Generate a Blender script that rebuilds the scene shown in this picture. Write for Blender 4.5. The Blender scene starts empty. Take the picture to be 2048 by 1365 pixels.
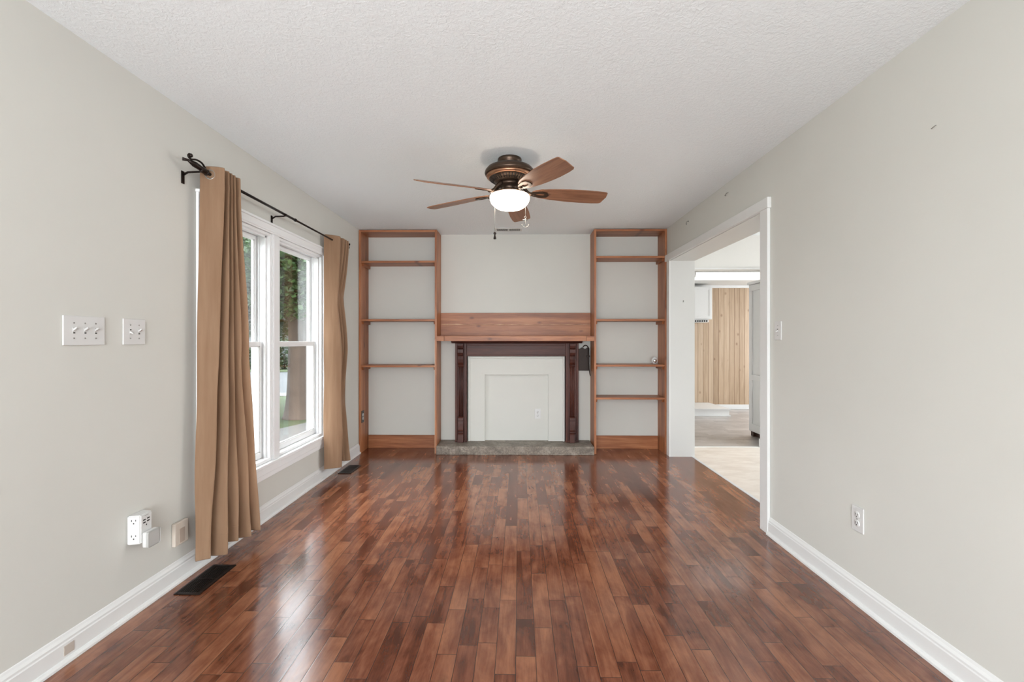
import bpy, bmesh, math, random
from mathutils import Vector, Matrix
random.seed(7)
S = bpy.context.scene
COL = S.collection
PI = math.pi

# ------------------------------------------------------------------ camera
cam = bpy.data.cameras.new('camera')
co = bpy.data.objects.new('camera', cam); COL.objects.link(co)
cam.sensor_width = 36.0
cam.lens = 36.0 * 910 / 2048
cam.shift_y = -2.5 / 2048
co.location = (0, 0, 1.236)
co.rotation_euler = (PI/2, 0, math.atan(14/910))
cam.clip_start = 0.05; cam.clip_end = 400
S.camera = co

# ------------------------------------------------------------------ view
S.view_settings.view_transform = 'Standard'
S.view_settings.look = 'None'
S.view_settings.exposure = 0.0
S.view_settings.gamma = 1.0
S.view_settings.use_curve_mapping = False

# ------------------------------------------------------------------ world: bright overcast sky
W = bpy.data.worlds.new('overcast_sky'); S.world = W
W.use_nodes = True
wn = W.node_tree.nodes; wl = W.node_tree.links
bg = wn['Background']
tc = wn.new('ShaderNodeTexCoord'); sep = wn.new('ShaderNodeSeparateXYZ'); rp = wn.new('ShaderNodeValToRGB')
wl.new(tc.outputs['Generated'], sep.inputs[0]); wl.new(sep.outputs['Z'], rp.inputs[0])
# overcast luminance: about three times brighter overhead than at the horizon
rp.color_ramp.elements[0].position = 0.0; rp.color_ramp.elements[0].color = (.31, .325, .34, 1)
rp.color_ramp.elements[1].position = 1.0; rp.color_ramp.elements[1].color = (.90, .95, 1, 1)
wl.new(rp.outputs[0], bg.inputs[0])
bg.inputs[1].default_value = 17.0

# ------------------------------------------------------------------ lights (added fill lamps, all out of view)
def area(name, loc, rot, sx, sy, power, color=(1, 1, 1), spread=PI):
    l = bpy.data.lights.new(name, 'AREA'); l.shape = 'RECTANGLE'; l.size = sx; l.size_y = sy
    l.energy = power; l.color = color; l.spread = spread
    o = bpy.data.objects.new(name, l); COL.objects.link(o); o.location = loc; o.rotation_euler = rot
    return o
# added fill lamp behind the camera, tilted up to brighten the ceiling
area('fill_lamp_behind_camera', (-.45, -2.42, 1.0), (PI/2+.75, 0, -.30), 2.1, 1.5, 152, (.94, .98, 1))
# unseen fill lamp added to brighten the dining room
area('fill_lamp_dining', (5.45, 3.9, 1.45), (PI/2-.5, 0, PI/2), 1.6, 1.6, 60, (1, .99, .97))
# unseen fill lamp added to brighten the kitchen
area('fill_lamp_kitchen', (5.15, 6.8, 1.4), (PI/2, 0, PI/2), 1.6, 1.3, 12, (1, .99, .97))

# ================================================================== node helpers
def new_mat(name):
    m = bpy.data.materials.new(name); m.use_nodes = True
    nt = m.node_tree; b = nt.nodes['Principled BSDF']
    return m, nt, b
def N(nt, t, **kw):
    n = nt.nodes.new(t)
    for k, v in kw.items(): setattr(n, k, v)
    return n
def L(nt, a, b): nt.links.new(a, b)
def math_n(nt, op, a, b=None):
    n = N(nt, 'ShaderNodeMath', operation=op)
    for i, v in enumerate((a, b)):
        if v is None: continue
        if isinstance(v, (int, float)): n.inputs[i].default_value = v
        else: L(nt, v, n.inputs[i])
    return n.outputs[0]
def ramp(nt, src, stops):
    r = N(nt, 'ShaderNodeValToRGB'); e = r.color_ramp.elements
    while len(e) < len(stops): e.new(.5)
    for i, (p, c) in enumerate(stops):
        e[i].position = p; e[i].color = (*c, 1)
    L(nt, src, r.inputs[0]); return r.outputs[0]
def mix(nt, f, a, b, bt='MIX'):
    m = N(nt, 'ShaderNodeMix', data_type='RGBA', blend_type=bt)
    for s, v in ((0, f), (6, a), (7, b)):
        if isinstance(v, (int, float)): m.inputs[s].default_value = v
        elif isinstance(v, tuple): m.inputs[s].default_value = (*v, 1)
        else: L(nt, v, m.inputs[s])
    return m.outputs[2]
def bump(nt, b, h, strength, dist=.01):
    n = N(nt, 'ShaderNodeBump'); n.inputs['Strength'].default_value = strength
    n.inputs['Distance'].default_value = dist
    L(nt, h, n.inputs['Height']); L(nt, n.outputs[0], b.inputs['Normal']); return n
def noise(nt, vec, scale, detail=4, rough=.55, dist=0):
    n = N(nt, 'ShaderNodeTexNoise'); n.inputs['Scale'].default_value = scale
    n.inputs['Detail'].default_value = detail; n.inputs['Roughness'].default_value = rough
    n.inputs['Distortion'].default_value = dist
    if vec is not None: L(nt, vec, n.inputs['Vector'])
    return n.outputs[0]
def mapping(nt, sc, coord='Object', loc=None):
    t = N(nt, 'ShaderNodeTexCoord'); m = N(nt, 'ShaderNodeMapping')
    m.inputs['Scale'].default_value = sc
    L(nt, t.outputs[coord], m.inputs[0])
    if loc is not None: L(nt, loc, m.inputs[1])
    return m.outputs[0]

def plain(name, col, rough=.5, metal=0, bump_s=0, bump_scale=60, var=.0, spec=.5):
    m, nt, b = new_mat(name)
    b.inputs['Roughness'].default_value = rough; b.inputs['Metallic'].default_value = metal
    b.inputs['Specular IOR Level'].default_value = spec
    v = mapping(nt, (1, 1, 1))
    n = noise(nt, v, 2.5, 5)
    c2 = tuple(max(0, c*(1-var)) for c in col)
    L(nt, ramp(nt, n, [(.3, c2), (.7, col)]), b.inputs['Base Color'])
    if bump_s:
        bump(nt, b, noise(nt, v, bump_scale, 4), bump_s, .004)
    return m

def wood(name, dark, mid, light, axis='z', rough=.5, scale=1.0, knots=True, knot_col=None):
    """long grained wood, grain along one axis of the board; each board differs"""
    m, nt, b = new_mat(name)
    oi = N(nt, 'ShaderNodeObjectInfo')
    off = N(nt, 'ShaderNodeCombineXYZ')
    r7 = math_n(nt, 'MULTIPLY', oi.outputs['Random'], 37.0)
    for i in range(3): L(nt, r7, off.inputs[i])
    st = {'x': (1.1, 14, 14), 'y': (14, 1.1, 14), 'z': (14, 14, 1.1)}[axis]
    v = mapping(nt, tuple(s*scale for s in st), loc=off.outputs[0])
    g = noise(nt, v, 1.0, 6, .6, .6)
    fine = noise(nt, mapping(nt, tuple(s*scale*6 for s in st), loc=off.outputs[0]), 1.0, 3, .5)
    mixv = math_n(nt, 'ADD', math_n(nt, 'MULTIPLY', g, .75), math_n(nt, 'MULTIPLY', fine, .25))
    col = ramp(nt, mixv, [(.33, dark), (.5, mid), (.68, light)])
    if knots:
        kst = {'x': (3.4, .01, 7), 'y': (6, 3.2, 6), 'z': (.01, 6, 3.4)}[axis]
        vo = N(nt, 'ShaderNodeTexVoronoi'); vo.inputs['Scale'].default_value = 1.0
        L(nt, mapping(nt, kst, loc=off.outputs[0]), vo.inputs['Vector'])
        k = ramp(nt, vo.outputs['Distance'], [(.04, (1, 1, 1)), (.13, (0, 0, 0))])
        col = mix(nt, math_n(nt, 'MULTIPLY', k, .8), col, knot_col or tuple(c*.45 for c in dark))
    L(nt, col, b.inputs['Base Color'])
    b.inputs['Roughness'].default_value = rough
    bump(nt, b, fine, .12, .003)
    return m

# ------------------------------------------------------------------ materials
M = {}
def wall_paint(name, col, amp=.06):
    m, nt, b = new_mat(name)
    b.inputs['Roughness'].default_value = .55; b.inputs['Specular IOR Level'].default_value = .3
    v = mapping(nt, (1, 1, 1))
    c2 = tuple(c*.97 for c in col)
    L(nt, ramp(nt, noise(nt, v, 1.3, 3), [(.35, c2), (.65, col)]), b.inputs['Base Color'])
    bump(nt, b, noise(nt, v, 90, 3), amp, .003)
    return m
M['wall'] = wall_paint('cream_wall_paint', (.632, .625, .583))
M['wall_white'] = wall_paint('white_wall_paint', (.72, .71, .68))
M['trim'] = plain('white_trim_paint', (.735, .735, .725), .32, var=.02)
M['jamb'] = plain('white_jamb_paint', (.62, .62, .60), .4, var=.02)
M['vinyl'] = plain('white_vinyl', (.86, .865, .87), .28, var=.01)
def ceiling_mat():
    m, nt, b = new_mat('textured_ceiling')
    b.inputs['Base Color'].default_value = (.85, .895, .915, 1); b.inputs['Roughness'].default_value = .85
    v = mapping(nt, (1, 1, 1))
    a = noise(nt, v, 55, 5, .6, .8)
    a2 = ramp(nt, a, [(.42, (0, 0, 0)), (.60, (1, 1, 1))])
    bump(nt, b, a2, .28, .006)
    return m
M['ceiling'] = ceiling_mat()

def plank_floor(name, width, lmin, lvar, axis, cols, gap_col, rough, coatlike=True, knots=True, ripple=.35, gap=.0011):
    m, nt, b = new_mat(name)
    t = N(nt, 'ShaderNodeTexCoord'); s = N(nt, 'ShaderNodeSeparateXYZ'); L(nt, t.outputs['Object'], s.inputs[0])
    X, Y = (s.outputs['X'], s.outputs['Y']) if axis == 'y' else (s.outputs['Y'], s.outputs['X'])
    xr = math_n(nt, 'DIVIDE', math_n(nt, 'ADD', X, 50.0), width)
    row = math_n(nt, 'FLOOR', xr); fx = math_n(nt, 'FRACT', xr)
    w1 = N(nt, 'ShaderNodeTexWhiteNoise', noise_dimensions='1D'); L(nt, row, w1.inputs['W'])
    w2 = N(nt, 'ShaderNodeTexWhiteNoise', noise_dimensions='1D'); L(nt, math_n(nt, 'ADD', row, .37), w2.inputs['W'])
    ln = math_n(nt, 'ADD', math_n(nt, 'MULTIPLY', w1.outputs[0], lvar), lmin)
    yr = math_n(nt, 'ADD', math_n(nt, 'DIVIDE', math_n(nt, 'ADD', Y, 50.0), ln), math_n(nt, 'MULTIPLY', w2.outputs[0], 9.0))
    # jitter board ends so a row does not repeat evenly
    cell0 = math_n(nt, 'FLOOR', yr)
    fy = math_n(nt, 'FRACT', yr)
    cc = N(nt, 'ShaderNodeCombineXYZ'); L(nt, row, cc.inputs[0]); L(nt, cell0, cc.inputs[1])
    w4 = N(nt, 'ShaderNodeTexWhiteNoise', noise_dimensions='2D'); L(nt, cc.outputs[0], w4.inputs['Vector'])
    split = math_n(nt, 'ADD', math_n(nt, 'MULTIPLY', w4.outputs[0], .5), .25)
    upper = math_n(nt, 'GREATER_THAN', fy, split)
    cell = math_n(nt, 'ADD', cell0, math_n(nt, 'MULTIPLY', upper, .5))
    c2 = N(nt, 'ShaderNodeCombineXYZ'); L(nt, row, c2.inputs[0]); L(nt, cell, c2.inputs[1])
    w3 = N(nt, 'ShaderNodeTexWhiteNoise', noise_dimensions='2D'); L(nt, c2.outputs[0], w3.inputs['Vector'])
    rnd = w3.outputs[0]
    # gaps
    ex = math_n(nt, 'MULTIPLY', math_n(nt, 'MINIMUM', fx, math_n(nt, 'SUBTRACT', 1.0, fx)), width)
    ey = math_n(nt, 'MULTIPLY', math_n(nt, 'MINIMUM', math_n(nt, 'MINIMUM', fy, math_n(nt, 'SUBTRACT', 1.0, fy)),
                                       math_n(nt, 'ABSOLUTE', math_n(nt, 'SUBTRACT', fy, split))), ln)
    ed = math_n(nt, 'MINIMUM', ex, ey)
    g = N(nt, 'ShaderNodeMapRange'); g.inputs['From Min'].default_value = gap*.4; g.inputs['From Max'].default_value = gap*1.4
    L(nt, ed, g.inputs['Value']); gapv = g.outputs[0]           # 0 in the gap
    bev = N(nt, 'ShaderNodeMapRange'); bev.inputs['From Min'].default_value = 0; bev.inputs['From Max'].default_value = .004
    L(nt, ed, bev.inputs['Value'])
    # coordinates stretched along the board, shifted per board
    cv = N(nt, 'ShaderNodeCombineXYZ')
    L(nt, math_n(nt, 'MULTIPLY', X, 1.0), cv.inputs[0]); L(nt, Y, cv.inputs[1]); L(nt, math_n(nt, 'MULTIPLY', rnd, 43.0), cv.inputs[2])
    mp = N(nt, 'ShaderNodeMapping'); mp.inputs['Scale'].default_value = (26, 2.4, 1); L(nt, cv.outputs[0], mp.inputs[0])
    grain = noise(nt, mp.outputs[0], 1.0, 6, .6, .9)
    mp2 = N(nt, 'ShaderNodeMapping'); mp2.inputs['Scale'].default_value = (9, 5, 1); L(nt, cv.outputs[0], mp2.inputs[0])
    blot = noise(nt, mp2.outputs[0], 1.0, 4, .6, .5)
    mp3 = N(nt, 'ShaderNodeMapping'); mp3.inputs['Scale'].default_value = (160, 12, 1); L(nt, cv.outputs[0], mp3.inputs[0])
    fine = noise(nt, mp3.outputs[0], 1.0, 3, .6)
    tone = math_n(nt, 'ADD', math_n(nt, 'MULTIPLY', rnd, .18), math_n(nt, 'ADD', math_n(nt, 'MULTIPLY', grain, .40), math_n(nt, 'MULTIPLY', blot, .44)))
    tone = math_n(nt, 'ADD', tone, math_n(nt, 'MULTIPLY', fine, .10))
    col = ramp(nt, tone, [(p, c) for p, c in cols])
    if knots:
        vo = N(nt, 'ShaderNodeTexVoronoi'); vo.inputs['Scale'].default_value = 1.0
        mp4 = N(nt, 'ShaderNodeMapping'); mp4.inputs['Scale'].default_value = (5, 3.2, 1); L(nt, cv.outputs[0], mp4.inputs[0])
        dist = mix(nt, .06, mp4.outputs[0], N(nt, 'ShaderNodeTexNoise').outputs[1], 'ADD')
        L(nt, mp4.outputs[0], vo.inputs['Vector'])
        kk = ramp(nt, math_n(nt, 'ADD', vo.outputs['Distance'], math_n(nt, 'MULTIPLY', math_n(nt, 'SUBTRACT', blot, .5), .35)),
                  [(.03, (1, 1, 1)), (.16, (0, 0, 0))])
        col = mix(nt, math_n(nt, 'MULTIPLY', kk, .5), col, tuple(c*.7 for c in cols[0][1]))
    col = mix(nt, gapv, gap_col, col)
    L(nt, col, b.inputs['Base Color'])
    b.inputs['Roughness'].default_value = rough
    rr = N(nt, 'ShaderNodeMapRange'); rr.inputs['To Min'].default_value = rough*.75; rr.inputs['To Max'].default_value = rough*1.4
    L(nt, grain, rr.inputs['Value']); L(nt, rr.outputs[0], b.inputs['Roughness'])
    # hand scraped ripples: long furrows along the board plus slow cross waves
    mp5 = N(nt, 'ShaderNodeMapping'); mp5.inputs['Scale'].default_value = (75, 3.0, 1); L(nt, cv.outputs[0], mp5.inputs[0])
    fur = noise(nt, mp5.outputs[0], 1.0, 2, .5, .3)
    mp6 = N(nt, 'ShaderNodeMapping'); mp6.inputs['Scale'].default_value = (10, 9, 1); L(nt, cv.outputs[0], mp6.inputs[0])
    wav = noise(nt, mp6.outputs[0], 1.0, 2, .5)
    h = math_n(nt, 'ADD', math_n(nt, 'MULTIPLY', fur, ripple), math_n(nt, 'MULTIPLY', wav, ripple*.4))
    h = math_n(nt, 'ADD', h, math_n(nt, 'MULTIPLY', bev.outputs[0], .35))
    b.inputs['IOR'].default_value = 1.5 if not coatlike else 1.72
    bump(nt, b, h, .55, .00040)
    return m
M['floor'] = plank_floor('glossy_scraped_maple_floor', .0775, .55, .9, 'y',
    [(.37, (.048, .012, .006)), (.475, (.110, .030, .0135)), (.565, (.180, .059, .029)), (.71, (.30, .120, .060))],
    (.012, .004, .003), .15)
M['kfloor'] = plank_floor('grey_vinyl_planks', .15, .9, .6, 'x',
    [(.36, (.26, .23, .21)), (.52, (.40, .365, .34)), (.66, (.50, .465, .44)), (.84, (.62, .58, .55))],
    (.10, .085, .08), .3, coatlike=False, knots=False, ripple=.1)
def tile_mat():
    m, nt, b = new_mat('pale_beige_sheet_floor')
    v = mapping(nt, (3, 9, 1)); n = noise(nt, v, 1.2, 6, .65, .4)
    L(nt, ramp(nt, n, [(.35, (.70, .62, .54)), (.55, (.80, .73, .655)), (.7, (.86, .80, .735))]), b.inputs['Base Color'])
    b.inputs['Roughness'].default_value = .35
    return m
M['tile'] = tile_mat()

CED = dict(dark=(.185, .056, .020), mid=(.335, .120, .047), light=(.48, .205, .088))
for ax in 'xyz':
    M['cedar_'+ax] = wood('red_cedar_grain_'+ax, axis=ax, rough=.42, knot_col=(.10, .028, .014), **CED)
    M['mahog_'+ax] = wood('dark_stained_mahogany_'+ax, (.030, .0075, .005), (.068, .019, .012), (.11, .035, .022), axis=ax, rough=.42, knots=False)
    M['mahog_'+ax].node_tree.nodes['Principled BSDF'].inputs['Specular IOR Level'].default_value = .28
M['cedar_edge'] = wood('pale_cedar_edge', (.42, .22, .12), (.55, .31, .18), (.62, .38, .24), axis='z', rough=.5, knots=False)
M['blade'] = wood('walnut_fan_blade', (.15, .062, .032), (.25, .115, .062), (.36, .18, .10), axis='x', rough=.38, scale=1.6, knots=False)
M['bronze'] = plain('oil_rubbed_bronze', (.085, .055, .038), .34, .75, var=.25)
M['copper'] = plain('brushed_copper_band', (.42, .22, .13), .3, .85, var=.2)
M['black_iron'] = plain('dark_bronze_iron', (.022, .014, .011), .4, .7, .1, 120, .3)
M['dark'] = plain('dark_slot', (.012, .011, .010), .7)
M['plate'] = plain('white_plastic', (.66, .655, .645), .3, var=.01)
M['plate_r'] = plain('white_plastic_toggle', (.58, .575, .56), .3, var=.01)
M['grey_fab'] = plain('pale_grey_woven_cover', (.47, .46, .44), .8, 0, .3, 600, .05)
M['beige'] = plain('beige_plastic', (.60, .53, .46), .45, var=.08)
M['taupe'] = plain('taupe_plastic', (.43, .35, .29), .45, var=.15)
M['brown_plate'] = plain('dark_brown_plate', (.02, .012, .009), .35)
M['chrome'] = plain('silver_metal', (.72, .71, .68), .18, 1.0)
M['steel'] = plain('grey_screw', (.35, .34, .32), .35, .8)
M['reg_metal'] = plain('brown_register_metal', (.014, .007, .005), .38, .5)
M['tape'] = plain('frayed_beige_tape', (.55, .48, .42), .7, var=.3)

def stone_mat():
    m, nt, b = new_mat('rough_grey_brown_hearth_stone')
    v = mapping(nt, (1, 1, 1)); a = noise(nt, v, 9, 7, .7, .4); f = noise(nt, v, 70, 4, .7)
    mixv = math_n(nt, 'ADD', math_n(nt, 'MULTIPLY', a, .6), math_n(nt, 'MULTIPLY', f, .4))
    L(nt, ramp(nt, mixv, [(.34, (.07, .055, .044)), (.5, (.20, .165, .132)), (.66, (.40, .35, .29))]), b.inputs['Base Color'])
    b.inputs['Roughness'].default_value = .5
    bump(nt, b, mixv, .7, .012)
    return m
M['stone'] = stone_mat()

def fabric():
    m, nt, b = new_mat('tan_woven_curtain')
    v = mapping(nt, (40, 40, 3)); n = noise(nt, v, 1.0, 4)
    v2 = mapping(nt, (900, 900, 900)); n2 = noise(nt, v2, 1.0, 2)
    c = ramp(nt, n, [(.3, (.37, .228, .138)), (.7, (.46, .300, .192))])
    L(nt, c, b.inputs['Base Color']); b.inputs['Roughness'].default_value = .8
    b.inputs['Specular IOR Level'].default_value = .2
    b.inputs['Sheen Weight'].default_value = .25; b.inputs['Sheen Roughness'].default_value = .5
    bump(nt, b, n2, .15, .001)
    tr = N(nt, 'ShaderNodeBsdfTranslucent'); L(nt, mix(nt, .5, c, (.78, .64, .54)), tr.inputs[0])
    mx = N(nt, 'ShaderNodeMixShader'); mx.inputs[0].default_value = .45
    L(nt, b.outputs[0], mx.inputs[1]); L(nt, tr.outputs[0], mx.inputs[2])
    L(nt, mx.outputs[0], nt.nodes['Material Output'].inputs[0])
    return m
M['fabric'] = fabric()
def glass():
    m, nt, b = new_mat('window_glass')
    nt.nodes.remove(b)
    t = N(nt, 'ShaderNodeBsdfTransparent'); t.inputs[0].default_value = (.96, .97, .965, 1)
    g = N(nt, 'ShaderNodeBsdfGlossy'); g.inputs['Roughness'].default_value = .0; g.inputs[0].default_value = (1, 1, 1, 1)
    lw = N(nt, 'ShaderNodeLayerWeight'); lw.inputs[0].default_value = .5
    fac = math_n(nt, 'ADD', math_n(nt, 'MULTIPLY', math_n(nt, 'POWER', lw.outputs['Facing'], 4.0), .8), .05)
    mx = N(nt, 'ShaderNodeMixShader')
    L(nt, fac, mx.inputs[0]); L(nt, t.outputs[0], mx.inputs[1]); L(nt, g.outputs[0], mx.inputs[2])
    L(nt, mx.outputs[0], nt.nodes['Material Output'].inputs[0])
    return m
M['glass'] = glass()
def emit(name, col, s):
    m, nt, b = new_mat(name)
    b.inputs['Base Color'].default_value = (.9, .88, .85, 1)
    b.inputs['Emission Color'].default_value = (*col, 1); b.inputs['Emission Strength'].default_value = s
    b.inputs['Roughness'].default_value = .3
    return m
M['bowl'] = emit('lit_frosted_glass', (1, .86, .70), 11)
M['tube'] = emit('lit_fluorescent_lens', (1, .99, .96), 1.5)
def panelling():
    m, nt, b = new_mat('knotty_pine_tongue_and_groove')
    t = N(nt, 'ShaderNodeTexCoord'); s = N(nt, 'ShaderNodeSeparateXYZ'); L(nt, t.outputs['Object'], s.inputs[0])
    xr = math_n(nt, 'DIVIDE', math_n(nt, 'ADD', s.outputs['X'], 20.0), .092)
    row = math_n(nt, 'FLOOR', xr); fx = math_n(nt, 'FRACT', xr)
    w = N(nt, 'ShaderNodeTexWhiteNoise', noise_dimensions='1D'); L(nt, row, w.inputs['W'])
    cv = N(nt, 'ShaderNodeCombineXYZ'); L(nt, s.outputs['X'], cv.inputs[0]); L(nt, s.outputs['Z'], cv.inputs[1]); L(nt, math_n(nt, 'MULTIPLY', w.outputs[0], 31.0), cv.inputs[2])
    mp = N(nt, 'ShaderNodeMapping'); mp.inputs['Scale'].default_value = (30, 1.6, 1); L(nt, cv.outputs[0], mp.inputs[0])
    gr = noise(nt, mp.outputs[0], 1.0, 5, .6, .8)
    tone = math_n(nt, 'ADD', math_n(nt, 'MULTIPLY', w.outputs[0], .35), math_n(nt, 'MULTIPLY', gr, .65))
    col = ramp(nt, tone, [(.25, (.33, .225, .14)), (.5, (.46, .335, .225)), (.75, (.56, .43, .31))])
    vo = N(nt, 'ShaderNodeTexVoronoi'); vo.inputs['Scale'].default_value = 1.0
    mp2 = N(nt, 'ShaderNodeMapping'); mp2.inputs['Scale'].default_value = (6, 4.2, 1); L(nt, cv.outputs[0], mp2.inputs[0]); L(nt, mp2.outputs[0], vo.inputs['Vector'])
    k = ramp(nt, vo.outputs['Distance'], [(.05, (1, 1, 1)), (.15, (0, 0, 0))])
    col = mix(nt, math_n(nt, 'MULTIPLY', k, .6), col, (.16, .075, .035))
    ed = math_n(nt, 'MINIMUM', fx, math_n(nt, 'SUBTRACT', 1.0, fx))
    gp = ramp(nt, ed, [(.02, (0, 0, 0)), (.06, (1, 1, 1))])
    col = mix(nt, gp, (.22, .13, .075), col)
    L(nt, col, b.inputs['Base Color']); b.inputs['Roughness'].default_value = .5
    bump(nt, b, gp, .5, .004)
    return m
M['pine'] = panelling()
def leaf_mat(name, c1, c2, c3):
    m, nt, b = new_mat(name)
    v = mapping(nt, (1, 1, 1)); n = noise(nt, v, 7, 3, .8)
    c = ramp(nt, n, [(.3, c1), (.5, c2), (.7, c3)])
    L(nt, c, b.inputs['Base Color']); b.inputs['Roughness'].default_value = .45
    tr = N(nt, 'ShaderNodeBsdfTranslucent'); L(nt, c, tr.inputs[0])
    mx = N(nt, 'ShaderNodeMixShader'); mx.inputs[0].default_value = .4
    L(nt, b.outputs[0], mx.inputs[1]); L(nt, tr.outputs[0], mx.inputs[2]); L(nt, mx.outputs[0], nt.nodes['Material Output'].inputs[0])
    return m
M['leaf'] = leaf_mat('maple_leaves', (.013, .033, .008), (.032, .072, .020), (.09, .16, .055))
M['leaf2'] = leaf_mat('far_leaves', (.010, .025, .008), (.025, .05, .018), (.06, .095, .036))
def grass_mat():
    m, nt, b = new_mat('lawn_grass')
    v = mapping(nt, (1, 1, 1)); n = noise(nt, v, .8, 8, .75)
    L(nt, ramp(nt, n, [(.35, (.012, .024, .0045)), (.6, (.026, .044, .0085))]), b.inputs['Base Color'])
    b.inputs['Roughness'].default_value = .9; bump(nt, b, noise(nt, v, 60, 4), .8, .03)
    return m
M['grass'] = grass_mat()
M['asphalt'] = plain('pale_worn_asphalt', (.022, .027, .030), .8, 0, .3, 90, .1)
M['concrete'] = plain('pale_concrete', (.075, .073, .069), .85, 0, .3, 60, .15)
M['bark'] = plain('rough_bark', (.07, .052, .042), .9, 0, .9, 22, .5)
M['siding'] = plain('pale_grey_siding', (.10, .107, .117), .6, var=.05)
M['roof'] = plain('grey_shingles', (.05, .052, .057), .8, 0, .3, 40, .2)
M['win_dark'] = plain('dark_window', (.03, .035, .04), .1)
M['fence_w'] = plain('weathered_white_fence', (.55, .56, .57), .7, var=.1)

# ================================================================== mesh helpers
class MB:
    def __init__(s): s.bm = bmesh.new()
    def box(s, x0, x1, y0, y1, z0, z1, bev=0, segs=2):
        g = bmesh.ops.create_cube(s.bm, size=1)
        vs = g['verts']
        for v in vs:
            v.co = Vector(((x0+x1)/2 + v.co.x*(x1-x0), (y0+y1)/2 + v.co.y*(y1-y0), (z0+z1)/2 + v.co.z*(z1-z0)))
        if bev:
            es = list({e for v in vs for e in v.link_edges})
            bmesh.ops.bevel(s.bm, geom=es, offset=bev, segments=segs, affect='EDGES', profile=.6)
        return s
    def tube(s, pts, r, n=10, cap=True):
        pts = [Vector(p) for p in pts]; rs = r if isinstance(r, (list, tuple)) else [r]*len(pts)
        rings = []; up = None
        for i, p in enumerate(pts):
            d = (pts[min(i+1, len(pts)-1)] - pts[max(i-1, 0)]).normalized()
            if up is None:
                up = Vector((0, 0, 1)) if abs(d.z) < .9 else Vector((1, 0, 0))
            a = (up - d*up.dot(d)).normalized(); up = a; bb = d.cross(a)
            rings.append([s.bm.verts.new(p + (a*math.cos(t) + bb*math.sin(t))*rs[i]) for t in [2*PI*k/n for k in range(n)]])
        for a, b in zip(rings, rings[1:]):
            for k in range(n):
                f = s.bm.faces.new((a[k], a[(k+1) % n], b[(k+1) % n], b[k])); f.smooth = True
        if cap:
            s.bm.faces.new(rings[0][::-1]); s.bm.faces.new(rings[-1])
        return s
    def lathe(s, prof, c, n=48, axis='z', flip=False):
        """prof: (radius, height) pairs"""
        c = Vector(c); rings = []
        def P(r, h, t):
            a, b = r*math.cos(t), r*math.sin(t)
            return c + {'z': Vector((a, b, h)), 'y': Vector((a, h, b)), 'x': Vector((h, a, b))}[axis]
        for r, h in prof:
            if r < 1e-6: rings.append([s.bm.verts.new(P(0, h, 0))])
            else: rings.append([s.bm.verts.new(P(r, h, 2*PI*k/n)) for k in range(n)])
        for a, b in zip(rings, rings[1:]):
            for k in range(n):
                k2 = (k+1) % n
                if len(a) == 1 and len(b) == 1: continue
                if len(a) == 1: vs = (a[0], b[k2], b[k])
                elif len(b) == 1: vs = (a[k], a[k2], b[0])
                else: vs = (a[k], a[k2], b[k2], b[k])
                f = s.bm.faces.new(vs); f.smooth = True
        return s
    def prism(s, prof, axis, a0, a1):
        """extrude a closed 2D outline along an axis. outline coords: y-axis -> (x,z), x-axis -> (y,z), z-axis -> (x,y)"""
        def P(p, a): return {'y': (p[0], a, p[1]), 'x': (a, p[0], p[1]), 'z': (p[0], p[1], a)}[axis]
        A = [s.bm.verts.new(P(p, a0)) for p in prof]; B = [s.bm.verts.new(P(p, a1)) for p in prof]
        n = len(prof)
        for k in range(n): s.bm.faces.new((A[k], A[(k+1) % n], B[(k+1) % n], B[k]))
        s.bm.faces.new(A[::-1]); s.bm.faces.new(B)
        return s
    def build(s, name, mat, parent=None, smooth=None, local=False, label=None, fix=True):
        if fix: bmesh.ops.recalc_face_normals(s.bm, faces=s.bm.faces)
        if parent and not local:
            off = Vector(parent.location); p = parent.parent
            while p: off += Vector(p.location); p = p.parent
            bmesh.ops.translate(s.bm, verts=s.bm.verts, vec=-off)
        me = bpy.data.meshes.new(name); s.bm.to_mesh(me); s.bm.free()
        me.materials.append(mat)
        o = bpy.data.objects.new(name, me); COL.objects.link(o)
        if parent: o.parent = parent
        if label: o['label'] = label
        return o
def box(name, mat, b, parent=None, bev=0, label=None):
    return MB().box(*b, bev).build(name, mat, parent, label=label)
def tag(o, label, cat, group=None):
    o['label'] = label; o['category'] = cat
    if group: o['group'] = group
    return o
def thing(name, label, cat, loc, group=None):
    o = bpy.data.objects.new(name, None); COL.objects.link(o); o.location = loc; o.empty_display_size = .05
    return tag(o, label, cat, group)
def struct(o):
    o['kind'] = 'structure'; return o
def catmull(pts, n):
    out = []
    P = [pts[0]] + list(pts) + [pts[-1]]
    for i in range(1, len(P)-2):
        for k in range(n):
            t = k/n; a, b, c, d = P[i-1], P[i], P[i+1], P[i+2]
            out.append(tuple(.5*((2*b[j]) + (-a[j]+c[j])*t + (2*a[j]-5*b[j]+4*c[j]-d[j])*t*t + (-a[j]+3*b[j]-3*c[j]+d[j])*t**3) for j in range(len(b))))
    out.append(tuple(pts[-1])); return out

# ================================================================== THE SETTING
LX, RX, BY, H = -1.748, 1.597, 5.20, 2.44
OY0, OY1, OZ, RT = 3.015, 4.83, 2.07, 1.85      # cased opening in the right wall
WY0, WY1, WZ0, WZ1 = 2.495, 4.025, .385, 1.985  # rough window opening in the left wall
BK = -2.35

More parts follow.
